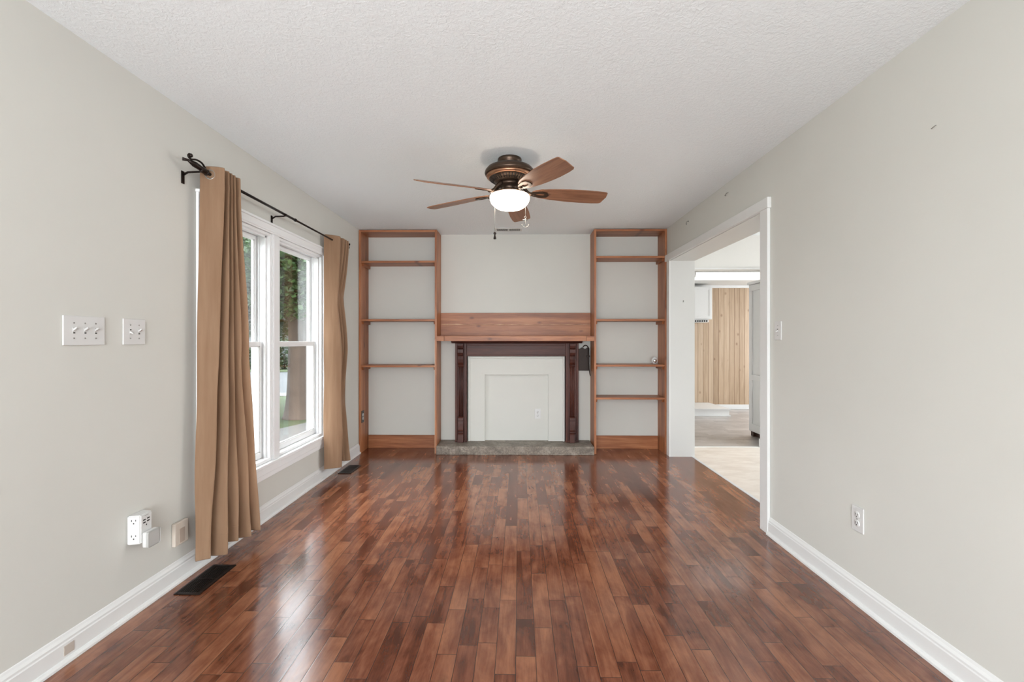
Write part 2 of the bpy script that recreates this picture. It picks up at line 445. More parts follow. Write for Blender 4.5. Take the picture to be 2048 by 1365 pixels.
struct(box('floor', M['floor'], (LX-.02, 1.835, BK-.02, BY+.02, -.05, 0)))
struct(box('ceiling', M['ceiling'], (LX-.1, RT, BK-.1, BY+.1, H, H+.08)))
def multi(name, mat, boxes, kind=True):
    mb = MB()
    for b in boxes: mb.box(*b)
    o = mb.build(name, mat)
    if kind: struct(o)
    return o
multi('wall_left', M['wall'], [(LX-.14, LX, BK, WY0, 0, H), (LX-.14, LX, WY1, BY+.1, 0, H),
                               (LX-.14, LX, WY0, WY1, 0, WZ0), (LX-.14, LX, WY0, WY1, WZ1, H)])
multi('wall_right', M['wall'], [(RX, RT, BK, OY0, 0, H), (RX, RT, OY1+.012, BY+.1, 0, H), (RX, RT, OY0, OY1+.012, OZ+.012, H)])
struct(box('wall_far', M['wall'], (LX, RX, BY, BY+.1, 0, H)))
# wall behind the camera; its wide opening is added to let light in
multi('wall_near', M['wall'], [(LX, -1.5, BK-.12, BK, 0, H), (1.4, RX, BK-.12, BK, 0, H), (-1.5, 1.4, BK-.12, BK, 0, .4), (-1.5, 1.4, BK-.12, BK, 2.3, H)])

# jambs and casing of the wide doorway
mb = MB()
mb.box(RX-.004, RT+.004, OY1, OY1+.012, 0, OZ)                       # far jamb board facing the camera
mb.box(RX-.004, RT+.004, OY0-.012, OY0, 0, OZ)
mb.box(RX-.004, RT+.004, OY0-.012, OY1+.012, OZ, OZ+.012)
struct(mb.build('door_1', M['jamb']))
mb = MB()
mb.box(RX-.020, RX-.0005, OY0-.100, OY0-.010, 0, OZ+.005, .003)
struct(mb.build('trim_1', M['trim']))
mb = MB()
mb.box(RX-.026, RX-.0005, OY0-.112, OY1+.10, OZ+.004, OZ+.072, .003)
struct(mb.build('trim_2', M['trim']))
mb = MB()
mb.box(RX-.012, RX-.0005, OY1-.002, OY1+.085, 0, OZ+.004, .002)
struct(mb.build('trim_3', M['trim']))

# baseboards (moulded profile with quarter round shoe)
def base_profile(x, s):   # s = direction into the room
    pts = [(0, 0), (.030, 0), (.029, .009), (.024, .016), (.0155, .019), (.015, .075), (.0125, .080), (.012, .088), (.006, .098), (.003, .106), (0, .108)]
    return [(x + s*a, b) for a, b in pts]
struct(MB().prism(base_profile(LX, 1), 'y', BK, 4.925).build('baseboard_left', M['trim']))
struct(MB().prism(base_profile(RX, -1), 'y', BK, OY0-.101).build('baseboard_right', M['trim']))

# ------------------------------------------------------------------ windows in the left wall
def sash(parent, y0, y1, z0, z1, xo, xi, stile=.045, bot=.05, top=.04):
    m = MB()
    m.box(xo, xi, y0, y0+stile, z0, z1, .003); m.box(xo, xi, y1-stile, y1, z0, z1, .003)
    m.box(xo, xi, y0+stile-.001, y1-stile+.001, z0, z0+bot, .003); m.box(xo, xi, y0+stile-.001, y1-stile+.001, z1-top, z1, .003)
    # glazing bead
    xm = (xo+xi)/2
    for a in (m,):
        a.box(xm-.004, xi-.006, y0+stile-.002, y0+stile+.008, z0+bot, z1-top); a.box(xm-.004, xi-.006, y1-stile-.008, y1-stile+.002, z0+bot, z1-top)
        a.box(xm-.004, xi-.006, y0+stile, y1-stile, z0+bot-.002, z0+bot+.008); a.box(xm-.004, xi-.006, y0+stile, y1-stile, z1-top-.008, z1-top+.002)
    sh = m.build('sash', M['vinyl'], parent)
    MB().box(xm-.003, xm+.001, y0+stile-.004, y1-stile+.004, z0+bot-.004, z1-top+.004).build('glass_pane', M['glass'], sh)
    return sh
def window(name, y0, y1):
    z0, z1 = WZ0+.002, WZ1-.002
    m = MB()   # jamb frame, set back in the wall
    xo, xi = LX-.135, LX-.002
    m.box(xo, xi, y0, y0+.018, z0, z1); m.box(xo, xi, y1-.018, y1, z0, z1)
    m.box(xo, xi, y0+.018, y1-.018, z1-.018, z1); m.box(xo, xi, y0+.018, y1-.018, z0, z0+.020)
    # stops
    xs = LX-.040
    m.box(xs, xs+.012, y0+.018, y0+.030, z0+.02, z1-.018); m.box(xs, xs+.012, y1-.030, y1-.018, z0+.02, z1-.018)
    m.box(xs, xs+.012, y0+.018, y1-.018, z1-.030, z1-.018)
    # parting track between the two sashes
    xt = LX-.080
    m.box(xt-.003, xt+.003, y0+.018, y0+.026, z0+.02, z1-.018); m.box(xt-.003, xt+.003, y1-.026, y1-.018, z0+.02, z1-.018)
    o = struct(m.build(name, M['vinyl']))
    mid = 1.205
    sash(o, y0+.019, y1-.019, mid-.018, z1-.019, LX-.114, LX-.092, .026, .028, .028).name = 'upper_sash'
    sash(o, y0+.019, y1-.019, z0+.021, mid+.018, LX-.078, LX-.054, .027, .042, .032).name = 'lower_sash'
    # sash lock on the meeting rail
    return o
YM0, YM1 = 3.188, 3.284
window('window_1', WY0+.002, YM0)
window('window_2', YM1, WY1-.002)
# mullion, casing, stool and apron
mb = MB()
mb.box(LX-.13, LX+.004, YM0+.001, YM1-.001, WZ0+.002, WZ1-.002)
mb.box(LX-.002, LX+.012, YM0+.012, YM1-.012, WZ0, WZ1, .003)
struct(mb.build('trim_4', M['vinyl']))
mb = MB()
cw = .062
def casing(y0, y1, z0, z1):
    mb.box(LX+.0005, LX+.016, y0, y1, z0, z1, .004)
casing(WY0-cw, WY0+.002, WZ0-.04, WZ1+cw); casing(WY1-.002, WY1+cw+.008, WZ0-.04, WZ1+cw)
casing(WY0, WY1, WZ1-.002, WZ1+cw)
mb.box(LX+.0005, LX+.024, WY0-cw-.004, WY1+cw+.012, WZ1+cw-.010, WZ1+cw+.006, .003)   # cap fillet
mb.box(LX+.0005, LX+.022, WY0-.01, WY1+.01, WZ1+.006, WZ1+.022, .003)
struct(mb.build('trim_5', M['vinyl']))
mb = MB()
mb.box(LX-.046, LX+.030, WY0-.06, WY1+.066, WZ0-.022, WZ0+.001, .005)      # stool
mb.box(LX+.0005, LX+.020, WY0-.058, WY1+.06, WZ0-.070, WZ0-.022, .004)
mb.box(LX+.0005, LX+.012, WY0-.054, WY1+.056, WZ0-.105, WZ0-.070, .004)
struct(mb.build('trim_6', M['vinyl']))
# caulk bead along the wall to ceiling joint
# ------------------------------------------------------------------ dining room and kitchen beyond the doorway
DX = 5.4
struct(box('floor_dining', M['tile'], (1.835, DX, -1.0, 5.28, -.05, -.001)))
struct(box('floor_kitchen', M['kfloor'], (1.85, DX, 5.28, 8.2, -.05, -.001)))
struct(box('trim_7', M['trim'], (1.822, 1.846, OY0, OY1, -.004, .004)))
struct(box('trim_8', M['trim'], (1.86, DX, 5.262, 5.298, -.004, .004)))
struct(box('ceiling_dining', M['ceiling'], (RT, DX+.1, -1.1, 5.40, H, H+.08)))
struct(box('ceiling_kitchen', M['wall_white'], (1.85, DX+.1, 5.40, 8.25, 2.20, 2.26)))
multi('wall_dining', M['wall_white'], [(1.86, 1.95, 5.28, 5.40, 0, 2.44), (1.95, 2.86, 5.28, 5.40, 2.045, 2.44), (2.86, DX, 5.28, 5.40, 0, 2.44),
      (1.85, DX, -1.1, -1.0, 0, H)])
multi('wall_dining_side', M['wall_white'], [(DX, DX+.1, -1.1, 3.05, 0, H), (DX, DX+.1, 4.75, 5.28, 0, H), (DX, DX+.1, 3.05, 4.75, 0, .6), (DX, DX+.1, 3.05, 4.75, 2.3, H),  # unseen opening added for the dining fill lamp
      (DX-.2, DX-.1, 5.4, 5.9, 0, 2.2), (DX-.2, DX-.1, 7.7, 8.15, 0, 2.2), (DX-.2, DX-.1, 5.9, 7.7, 0, .7), (DX-.2, DX-.1, 5.9, 7.7, 2.1, 2.2)])
struct(box('wall_kitchen_side', M['wall_white'], (1.75, 1.85, 5.30, 8.25, 0, 2.2)))
struct(box('wall_kitchen', M['pine'], (1.85, DX-.1, 8.15, 8.25, 0, 2.2)))
struct(MB().box(1.86, DX-.2, 8.13, 8.149, 0, .085, .004).build('baseboard_kitchen', M['trim']))
struct(MB().box(1.86, DX-.2, 8.10, 8.149, 2.155, 2.199, .006).build('trim_9', M['trim']))
struct(MB().box(2.76, 3.0, 5.262, 5.279, 0, .10, .003).build('baseboard_dining', M['trim']))
struct(MB().box(1.93, 2.88, 5.262, 5.279, 2.046, 2.062, .003).build('trim_10', M['trim']))

# fluorescent fixture on the kitchen ceiling
kl = thing('ceiling_light', 'long white fluorescent ceiling fixture glowing in the kitchen beyond the doorway', 'ceiling light', (3.1, 6.5, 2.2))
MB().box(2.42, 3.72, 6.33, 6.72, 2.170, 2.199, .006).build('fixture_base', M['trim'], kl)
lens = [( 6.36, 2.170), (6.365, 2.135), (6.39, 2.110), (6.44, 2.098), (6.52, 2.094), (6.60, 2.098), (6.655, 2.110), (6.68, 2.135), (6.685, 2.170)]
MB().prism(lens, 'x', 2.46, 3.66).build('lens', M['tube'], kl)
for xa in (2.44, 3.66): MB().prism([(y, z-.002) for y, z in lens], 'x', xa, xa+.02).build('end_cap', M['trim'], kl)

# wall cabinet with a vent strip beneath
uc = thing('wall_cabinet', 'white wall cabinet high on the pine panelled kitchen wall', 'cabinet', (3.0, 8.0, 1.5))
box('body', M['trim'], (2.66, 3.30, 7.83, 8.148, 1.585, 2.150), uc)
m = MB(); m.box(2.985, 3.292, 7.811, 7.829, 1.592, 2.143, .003)
dr = m.build('door', M['trim'], uc)
m = MB()
for b in ((2.995, 3.035, 1.60, 2.135), (3.242, 3.282, 1.60, 2.135)): m.box(b[0], b[1], 7.803, 7.812, b[2], b[3], .002)
m.box(3.035, 3.242, 7.803, 7.812, 1.60, 1.645, .002); m.box(3.035, 3.242, 7.803, 7.812, 2.09, 2.135, .002)
m.build('door_frame', M['trim'], dr)
m = MB(); m.box(2.672, 2.979, 7.811, 7.829, 1.592, 2.143, .003); m.build('door', M['trim'], uc)
rh = thing('range_hood', 'slim range hood with dotted vent strip under the white wall cabinet', 'range hood', (3.0, 8.0, 1.53))
box('hood_body', M['trim'], (2.68, 3.26, 7.87, 8.148, 1.535, 1.583), rh, .004)
m = MB()
for k in range(14): m.box(2.72+k*.038, 2.742+k*.038, 7.866, 7.872, 1.545, 1.572)
m.build('vent_slots', M['dark'], rh)

# tall pantry cabinet at the right of the kitchen opening
pc = thing('pantry_cabinet', 'tall white pantry cabinet with recessed panels on a dark foot beside the kitchen opening', 'cabinet', (3.3, 5.7, 0))
box('body', M['trim'], (2.985, 3.55, 5.42, 5.92, .062, 1.94), pc)
m = MB()
for y0, y1, z0, z1 in ((5.42, 5.92, 1.86, 1.935), (5.42, 5.92, .07, .165), (5.42, 5.49, .165, 1.86), (5.85, 5.92, .165, 1.86), (5.49, 5.85, .72, .79)):
    m.box(2.968, 2.986, y0, y1, z0, z1, .003)
m.build('side_panel_frame', M['trim'], pc)
m = MB(); m.box(2.99, 3.08, 5.85, 5.915, 0, .062, .004); m.box(2.99, 3.08, 5.425, 5.49, 0, .062, .004); m.box(3.02, 3.5, 5.44, 5.90, .002, .06)
m.build('foot', plain('dark_brown_plinth', (.05, .02, .012), .5), pc, label='dark brown foot')
MB().box(2.95, 3.56, 5.41, 5.94, 1.94, 1.975, .008).build('cornice', M['trim'], pc)

# low white platform step
pf = thing('platform_step', 'low white platform on the kitchen floor against the pine wall', 'step', (2.6, 7.8, 0))
MB().prism([(1.87, 7.40), (3.395, 7.40), (3.345, 8.126), (1.87, 8.126)], 'z', .0, .105).build('riser', M['trim'], pf)
MB().prism([(1.87, 7.385), (3.41, 7.385), (3.36, 8.126), (1.87, 8.126)], 'z', .105, .122).build('tread', M['trim'], pf)
MB().box(1.87, 3.41, 7.382, 7.399, 0, .02, .004).build('shoe_moulding', M['trim'], pf)

# ================================================================== BOOKCASES
FY = 4.93
def bookcase(x0, x1, left, shelves, label, top=2.432):
    t = thing('bookcase', label, 'bookcase', ((x0+x1)/2, 5.06, 0), 'built-in cedar bookcases')
    th = .022
    cz = M['cedar_z']
    outer, inner = (x0, x1-th) if left else (x1-th, x0)
    # the side against the room wall is made of two boards
    w = x0 if left else x1-th
    m = MB(); m.box(w, w+th, FY, FY+.135, 0, top, .0015); m.build('side_panel', cz, t)
    m = MB(); m.box(w+(-.000 if left else .004), w+th-(.004 if left else 0), FY+.137, BY-.001, 0, top, .0015); m.build('side_panel', cz, t)
    w = (x1-th) if left else x0
    m = MB(); m.box(w, w+th, FY-.004, BY-.001, 0, top, .0015); m.build('side_panel', cz, t)
    m = MB(); m.box(x0+.001, x1-.001, FY-.006, FY-.0045, top-.001, top); 
    m.bm.free()
    if left: MB().box(x1-th, x1-th+.006, FY-.0052, FY-.0041, 0, 1.24).build('edge_strip', M['cedar_edge'], t, label='pale unfinished edge strip')
    MB().box(x0+th, x1-th, FY+.002, BY-.002, top-.022, top, .0015).build('top_board', M['cedar_x'], t)
    MB().box(x0+th, x1-th, BY-.022, BY-.002, .0, .146, .002).build('baseboard', M['cedar_x'], t)
    for z in shelves:
        MB().box(x0+th+.001, x1-th-.001, FY+.006, BY-.002, z-.021, z, .0015).build('shelf', M['cedar_x'], t)
        for xa, xb in ((x0+th, x0+th+.018), (x1-th-.018, x1-th)):
            MB().prism([(FY+.03, z-.0215), (FY+.045, z-.053), (BY-.003, z-.053), (BY-.003, z-.0215)], 'x', xa, xb).build('cleat', M['cedar_y'], t)
    return t
bookcase(LX+.003, -.893, True, [2.097, 1.460, .957], 'built-in red cedar bookcase with three shelves beside the window wall')
bookcase(.812, RX-.002, False, [2.143, 1.460, .966, .610], 'built-in red cedar bookcase with four shelves beside the doorway')
# black outlet on the left bookcase
def duplex_parts(t, face, c, plate_mat, rec_mat, w=.070, h=.115, axis='x', s=1):
    """outlet plate on a plane. axis x: normal +-X at x=c[0]"""
    cx, cy, cz = c
    def B(m, u0, u1, v0, v1, d0, d1, bev=0):
        if axis == 'x':
            a, b = cx+s*d0, cx+s*d1
            m.box(min(a, b), max(a, b), cy+u0, cy+u1, cz+v0, cz+v1, bev)
        else:
            a, b = cy+s*d0, cy+s*d1
            m.box(cx+u0, cx+u1, min(a, b), max(a, b), cz+v0, cz+v1, bev)
    m = MB(); B(m, -w/2, w/2, -h/2, h/2, 0, .006, .002); m.build('plate', plate_mat, t)
    for dz in (-.0195, .0195):
        m = MB()
        if axis == 'x': m.lathe([(0, 0), (.0165, 0), (.0165, s*.0075), (.0150, s*.0085), (0, s*.0085)], (cx, cy, cz+dz), 24, 'x')
        else: m.lathe([(0, 0), (.0165, 0), (.0165, s*.0075), (.0150, s*.0085), (0, s*.0085)], (cx, cy, cz+dz), 24, 'y')
        r = m.build('receptacle', rec_mat, t)
        m = MB()
        B(m, -.0075, -.0050, dz-.001, dz+.008, .008, .0090); B(m, .0050, .0075, dz-.001, dz+.008, .008, .0090)
        B(m, -.0025, .0025, dz-.0095, dz-.0045, .008, .0090)
        m.build('slots', M['dark'], r)
    m = MB(); B(m, -.003, .003, -.003, .003, .005, .0075, .001); m.build('screw', M['steel'], t)
t = thing('electrical_outlet', 'dark brown outlet with white receptacles low on the side of the left bookcase', 'outlet', (LX+.026, 4.982, .39))
duplex_parts(t, None, (LX+.0255, 4.982, .390), M['brown_plate'], M['plate'], .078, .130, 'x', 1)

# ================================================================== HEARTH, SURROUND, MANTEL
mb = MB(); mb.box(-.889, .802, 4.868, BY-.001, 0, .0915, .006, 2)
hs = mb.build('hearth', M['stone'])
# rough front edge
bm = bmesh.new(); bm.from_mesh(hs.data)
bmesh.ops.subdivide_edges(bm, edges=[e for e in bm.edges if e.calc_length() > .5], cuts=60, use_grid_fill=True)
for v in bm.verts:
    if v.co.y < 4.9 and .004 < v.co.z < .085: v.co.y += random.uniform(-.003, .003)
bm.to_mesh(hs.data); bm.free()
tag(hs, 'long rough grey stone hearth slab on the wood floor under the mantel', 'hearth')

HZ = .092
# white infill boards closing the old firebox
inf = thing('fireplace_infill', 'white painted boards closing the firebox between the dark mantel columns', 'fireplace panel', (-.03, 5.15, HZ))
MB().box(-.386, .330, 5.176, 5.196, HZ, .845, 0).build('recessed_panel', M['wall'], inf)
m = MB(); m.prism([(-.578, HZ), (-.386, HZ), (-.386, .842), (.330, .842), (.330, HZ), (.515, HZ), (.515, 1.050), (-.578, 1.050)], 'y', 5.135, 5.196)
m.build('face_frame', M['wall'], inf)
m = MB()
m.box(-.572, -.552, 5.118, 5.136, HZ, 1.046, .005); m.box(.490, .510, 5.118, 5.136, HZ, 1.046, .005); m.box(-.552, .490, 5.118, 5.136, 1.024, 1.046, .005)
m.build('edge_moulding', M['wall'], inf)
t = thing('electrical_outlet', 'white outlet in the white panel closing the fireplace', 'outlet', (.213, 5.17, .395))
duplex_parts(t, None, (.213, 5.1755, .395), M['plate'], M['plate'], .068, .112, 'y', -1)

sur = thing('fireplace_surround', 'antique dark mahogany fireplace surround with carved corbels standing on the stone hearth', 'fireplace surround', (-.03, 5.1, HZ))
def corbel_profile(z0, z1, y, seq):
    h = z1-z0
    pts = [(y, z0)]
    for f, d in seq: pts.append((y-d, z0+f*h))
    pts.append((y, z1)); return pts
def column(x0, x1):
    yb, yf = BY-.003, 5.082
    m = MB()
    m.box(x0, x1, yf+.018, yb, HZ, 1.196, .002)
    w = x1-x0
    # stiles and fluted centre
    m.box(x0, x0+.026, yf+.002, yf+.020, HZ, 1.196, .004); m.box(x1-.026, x1, yf+.002, yf+.020, HZ, 1.196, .004)
    xc = (x0+x1)/2
    for k in (-1, 0, 1):
        m.tube([(xc+k*.019, yf+.017, HZ+.28), (xc+k*.019, yf+.017, 1.03)], .0075, 8)
    m.box(x0-.004, x1+.004, yf-.004, yb, HZ, HZ+.02, .003)
    c = m.build('column', M['mahog_z'], sur)
    cw = .030
    up = corbel_profile(.93, 1.190, yf+.016, [(.0, .020), (.05, .026), (.09, .022), (.10, .030), (.2, .046), (.34, .054), (.46, .048), (.5, .042), (.52, .056), (.62, .066), (.76, .064), (.8, .056), (.82, .070), (.92, .078), (1, .080)])
    MB().prism(up, 'x', xc-cw, xc+cw).build('corbel', M['mahog_z'], c)
    lo = corbel_profile(HZ+.002, .375, yf+.016, [(.0, .060), (.30, .056), (.36, .058), (.38, .044), (.42, .040), (.44, .056), (.5, .060), (.58, .052), (.72, .040), (.84, .032), (.86, .044), (.96, .042), (1.0, .032)])
    MB().prism(lo, 'x', xc-cw, xc+cw).build('corbel', M['mahog_z'], c)
column(-.716, -.586)
column(.522, .664)
m = MB(); m.box(-.586, .522, 5.10, BY-.003, 1.052, 1.196, .002)
m.box(-.586, .522, 5.088, 5.102, 1.168, 1.190, .004); m.box(-.586, .522, 5.092, 5.102, 1.052, 1.066, .003)
m.build('frieze', M['mahog_x'], sur)
m = MB()
cap = [(BY-.003, 1.196), (5.06, 1.196), (5.05, 1.204), (5.035, 1.208), (5.022, 1.212), (5.018, 1.222), (BY-.003, 1.222)]
m.prism(cap, 'x', -.752, .700)
m.build('cap_moulding', M['mahog_x'], sur)

mn = thing('mantel_shelf', 'red cedar mantel shelf with tall backboard spanning between the two bookcases', 'mantel shelf', (-.04, 5.1, 1.223))
m = MB(); m.box(-.8915, .8105, 4.918, BY-.001, 1.2235, 1.274, .002); m.build('shelf_board', M['cedar_x'], mn)
for xa, xb in ((-.8905, -.812), (.728, .8095)):
    MB().box(xa, xb, 4.905, 4.917, 1.222, 1.276, .002).build('end_block', M['cedar_x'], mn)
MB().box(-.808, .724, 4.908, 4.917, 1.222, 1.276, .002).build('front_lip', M['cedar_x'], mn)
MB().box(-.891, .810, BY-.045, BY-.002, 1.2745, 1.402, .002).build('backboard', M['cedar_x'], mn)
MB().box(-.891, .810, BY-.042, BY-.002, 1.403, 1.540, .002).build('backboard', M['cedar_x'], mn)

top = [(-.888+i*.0425, 1.4065+.0022*math.sin(i*1.7)+(.012*max(0, math.sin(i*.42+.3)) if i < 17 else .003*abs(math.sin(i*.6)))) for i in range(41)]
MB().prism([(-.888, 1.4035), (.809, 1.4035)] + [(min(x, .809), z) for x, z in top[::-1]], 'y', BY-.0432, BY-.0418).build('sapwood_edge', M['cedar_edge'], mn, label='pale wavy sapwood edge')

# dark wrought plate hanging right of the surround
ip = thing('iron_bracket', 'dark wrought iron plate with a scroll hook on the wall right of the mantel column', 'iron bracket', (.74, 5.18, 1.0))
wav = [(.668, .886), (.797, .886)] + [(.797-k*.0129, 1.140+.010*math.sin(k*1.25)) for k in range(11)]
MB().prism(wav, 'y', 5.165, 5.19).build('plate', M['black_iron'], ip)
sc = [(.722, 5.155, 1.150), (.730, 5.153, 1.163), (.745, 5.150, 1.172), (.762, 5.147, 1.170), (.775, 5.143, 1.158), (.782, 5.138, 1.135), (.785, 5.130, 1.09), (.786, 5.122, 1.0), (.788, 5.118, .92), (.794, 5.115, .86), (.801, 5.11, .83)]
m = MB(); m.tube(catmull(sc, 5), .0055, 8); m.build('scroll_hook', M['black_iron'], ip)
m = MB(); m.box(.76, .80, 5.148, 5.166, 1.04, 1.06, .002); m.build('hinge', M['black_iron'], ip)

# small silver egg on the right bookcase
eg = thing('egg_ornament', 'small white and silver egg shaped ornament on a shelf of the right bookcase', 'ornament', (1.492, 5.03, .966))
prof = [(0, 0)] + [(.034*math.sin(a)*(1+.12*math.cos(a)), .042*(1-math.cos(a))) for a in [PI*k/16 for k in range(1, 16)]] + [(0, .084)]
MB().lathe(prof, (1.492, 5.03, .967), 32).build('shell', M['plate'], eg)
m = MB(); m.lathe([(0, -.006), (.012, -.005), (.020, 0), (.021, .006), (0, .006)], (1.489, 4.9985, 1.006), 24, 'y'); m.build('face', M['chrome'], eg, label='round silver face')

# ================================================================== CURTAIN ROD AND CURTAINS
RXX, RZ = -1.655, 2.122
rod = thing('curtain_rod', 'thin dark bronze curtain rod with leaf finial on brackets above the window', 'curtain rod', (RXX, 3.3, RZ))
MB().tube([(RXX, 2.385, RZ), (RXX, 3.34, RZ)], .0085, 12).build('rod', M['black_iron'], rod)
MB().tube([(RXX, 3.30, RZ), (RXX, 4.30, RZ)], .0068, 12).build('inner_rod', M['black_iron'], rod)
m = MB(); m.lathe([(0, 0), (.011, 0), (.012, .006), (.011, .014), (0, .014)], (RXX, 3.335, RZ), 14, 'y')
m.build('collar', M['black_iron'], rod)
for y in (2.335, 3.185, 4.26):
    m = MB()
    m.box(LX+.0005, LX+.006, y-.010, y+.010, RZ-.075, RZ-.010, .002)
    m.tube([(LX+.006, y, RZ-.03), (LX+.03, y, RZ-.016), (RXX-.004, y, RZ-.014), (RXX+.010, y, RZ-.010), (RXX+.013, y, RZ+.002)], .0055, 8)
    m.build('bracket', M['black_iron'], rod)
def finial(y, s):
    m = MB()
    m.tube([(RXX, y, RZ), (RXX, y-s*.02, RZ+.002), (RXX+.004, y-s*.05, RZ+.004), (RXX-.004, y-s*.085, RZ+.012), (RXX-.012, y-s*.12, RZ+.020)],
           [.012, .017, .013, .015, .006], 10)
    m.tube([(RXX-.010, y-s*.115, RZ+.020), (RXX-.028, y-s*.135, RZ+.020)], [.006, .009], 8)
    # curling tendril
    tend = [(RXX+.004, y-s*.01, RZ+.012), (RXX+.004, y-s*.04, RZ+.034), (RXX, y-s*.075, RZ+.038), (RXX-.006, y-s*.105, RZ+.030), (RXX-.010, y-s*.12, RZ+.040), (RXX-.008, y-s*.115, RZ+.052), (RXX-.002, y-s*.108, RZ+.050)]
    m.tube(catmull(tend, 5), .0048, 8)
    m.lathe([(0, -.010), (.008, -.006), (.011, 0), (.008, .006), (0, .010)], (RXX-.004, y-s*.110, RZ+.046), 12, 'y')
    m.lathe([(0, 0), (.015, .0), (.017, .006), (.012, .014), (0, .014)], (RXX, y-.007, RZ), 14, 'y')
    m.build('finial', M['black_iron'], rod)
finial(2.385, 1)
finial(4.31, -1)

def curtain(label, top, bot, mid, ztop, zbot, hole_idx):
    t = thing('curtain', label, 'curtain', (RXX, sum(p[1] for p in bot)/len(bot), zbot), 'tan grommet curtains on the bronze rod')
    n = 10
    T, Mi, B = catmull(top, n), catmull(mid, n), catmull(bot, n)
    rows = 60; cols = len(T); bm = bmesh.new(); g = []
    for r in range(rows+1):
        f = r/rows; z = ztop + (zbot-ztop)*f
        line = []
        for c in range(cols):
            if f < .5: q = f/.5; q = q*q*(3-2*q); A, Bq = T[c], Mi[c]
            else: q = (f-.5)/.5; A, Bq = Mi[c], B[c]
            x = A[0]+(Bq[0]-A[0])*q; y = A[1]+(Bq[1]-A[1])*q
            x += .004*math.sin(z*9+c*.21)*f; y += .003*math.sin(z*7+c*.33)*f
            # a shallow crease at the header seam and a droop between grommets
            zz = z + (.006*math.sin(c*.32) if r == 0 else 0)
            if abs(z-(ztop-.115)) < .02: x += .0015
            if r == rows: zz += .012*math.sin(c*.17) - .008*math.sin(c*.07+1)
            line.append(bm.verts.new((x-t.location.x, y-t.location.y, zz-t.location.z)))
        g.append(line)
    for a, b in zip(g, g[1:]):
        for k in range(cols-1):
            fc = bm.faces.new((a[k], a[k+1], b[k+1], b[k])); fc.smooth = True
    me = bpy.data.meshes.new('panel'); bm.to_mesh(me); bm.free(); me.materials.append(M['fabric'])
    o = bpy.data.objects.new('panel', me); COL.objects.link(o); o.parent = t
    sm = o.modifiers.new('thick', 'SOLIDIFY'); sm.thickness = .0018; sm.offset = 0
    ss = o.modifiers.new('sub', 'SUBSURF'); ss.levels = 1; ss.render_levels = 1
    # stitched header band and bottom hem: raised seams following the cloth
    for zf, nm in ((.055, 'header_seam'), (.955, 'hem_seam')):
        r = int(zf*rows); pts = []
        z = ztop + (zbot-ztop)*r/rows
        for c in range(cols):
            f = r/rows
            if f < .5: q = f/.5; q = q*q*(3-2*q); A, Bq = T[c], Mi[c]
            else: q = (f-.5)/.5; A, Bq = Mi[c], B[c]
            pts.append((A[0]+(Bq[0]-A[0])*q+.004*math.sin(z*9+c*.21)*f, A[1]+(Bq[1]-A[1])*q+.003*math.sin(z*7+c*.33)*f, z))
        m = MB(); m.tube(pts, .0017, 5); m.build(nm, M['fabric'], t)
    # metal grommets where the cloth crosses the rod
    for (a, b) in zip(top, top[1:]):
        if (a[0]-RXX)*(b[0]-RXX) > 0: continue
        k = (RXX-a[0])/(b[0]-a[0]); y = a[1]+(b[1]-a[1])*k
        d = Vector((b[0]-a[0], b[1]-a[1], 0)).normalized(); nrm = Vector((-d.y, d.x, 0))
        c = Vector((RXX, y, RZ)); R = .024
        bm = bmesh.new(); rg = []
        for i in range(24):
            th = 2*PI*i/24; rd = d*math.cos(th)+Vector((0, 0, 1))*math.sin(th)
            rg.append([bm.verts.new(c + rd*(R+.0045*math.cos(q)) + nrm*(.0045*math.sin(q)) - Vector(t.location)) for q in [2*PI*j/8 for j in range(8)]])
        for i in range(24):
            for j in range(8):
                fc = bm.faces.new((rg[i][j], rg[(i+1) % 24][j], rg[(i+1) % 24][(j+1) % 8], rg[i][(j+1) % 8])); fc.smooth = True
        # dark mouth of the eyelet, an open ring wall
        me = bpy.data.meshes.new('grommet'); bm.to_mesh(me); bm.free(); me.materials.append(M['steel'])
        og = bpy.data.objects.new('grommet', me); COL.objects.link(og); og.parent = t
        m = MB(); m.bm.free(); m.bm = bmesh.new()
        vs = []
        for i in range(20):
            th = 2*PI*i/20; rd = d*math.cos(th)+Vector((0, 0, 1))*math.sin(th)
            vs.append((m.bm.verts.new(c+rd*.0225-nrm*.0022), m.bm.verts.new(c+rd*.009-nrm*.0022)))
        for i in range(20):
            a1, b1 = vs[i]; a2, b2 = vs[(i+1) % 20]; m.bm.faces.new((a1, a2, b2, b1))
        m.build('eyelet_mouth', M['black_iron'], t)
    return t
curtain('tan curtain bunched at the left end of the rod nearest the camera',
    [(-1.705, 2.405), (-1.585, 2.428), (-1.70, 2.452), (-1.59, 2.476), (-1.70, 2.490), (-1.592, 2.506), (-1.70, 2.518), (-1.592, 2.533), (-1.70, 2.552), (-1.592, 2.575), (-1.66, 2.60)],
    [(-1.685, 2.335), (-1.615, 2.360), (-1.70, 2.405), (-1.575, 2.435), (-1.69, 2.495), (-1.575, 2.54), (-1.69, 2.60), (-1.57, 2.65), (-1.68, 2.69), (-1.565, 2.725), (-1.64, 2.76)],
    [(-1.70, 2.375), (-1.60, 2.405), (-1.70, 2.435), (-1.585, 2.462), (-1.695, 2.485), (-1.59, 2.515), (-1.695, 2.54), (-1.585, 2.575), (-1.69, 2.605), (-1.58, 2.640), (-1.655, 2.675)],
    2.162, .085, None)
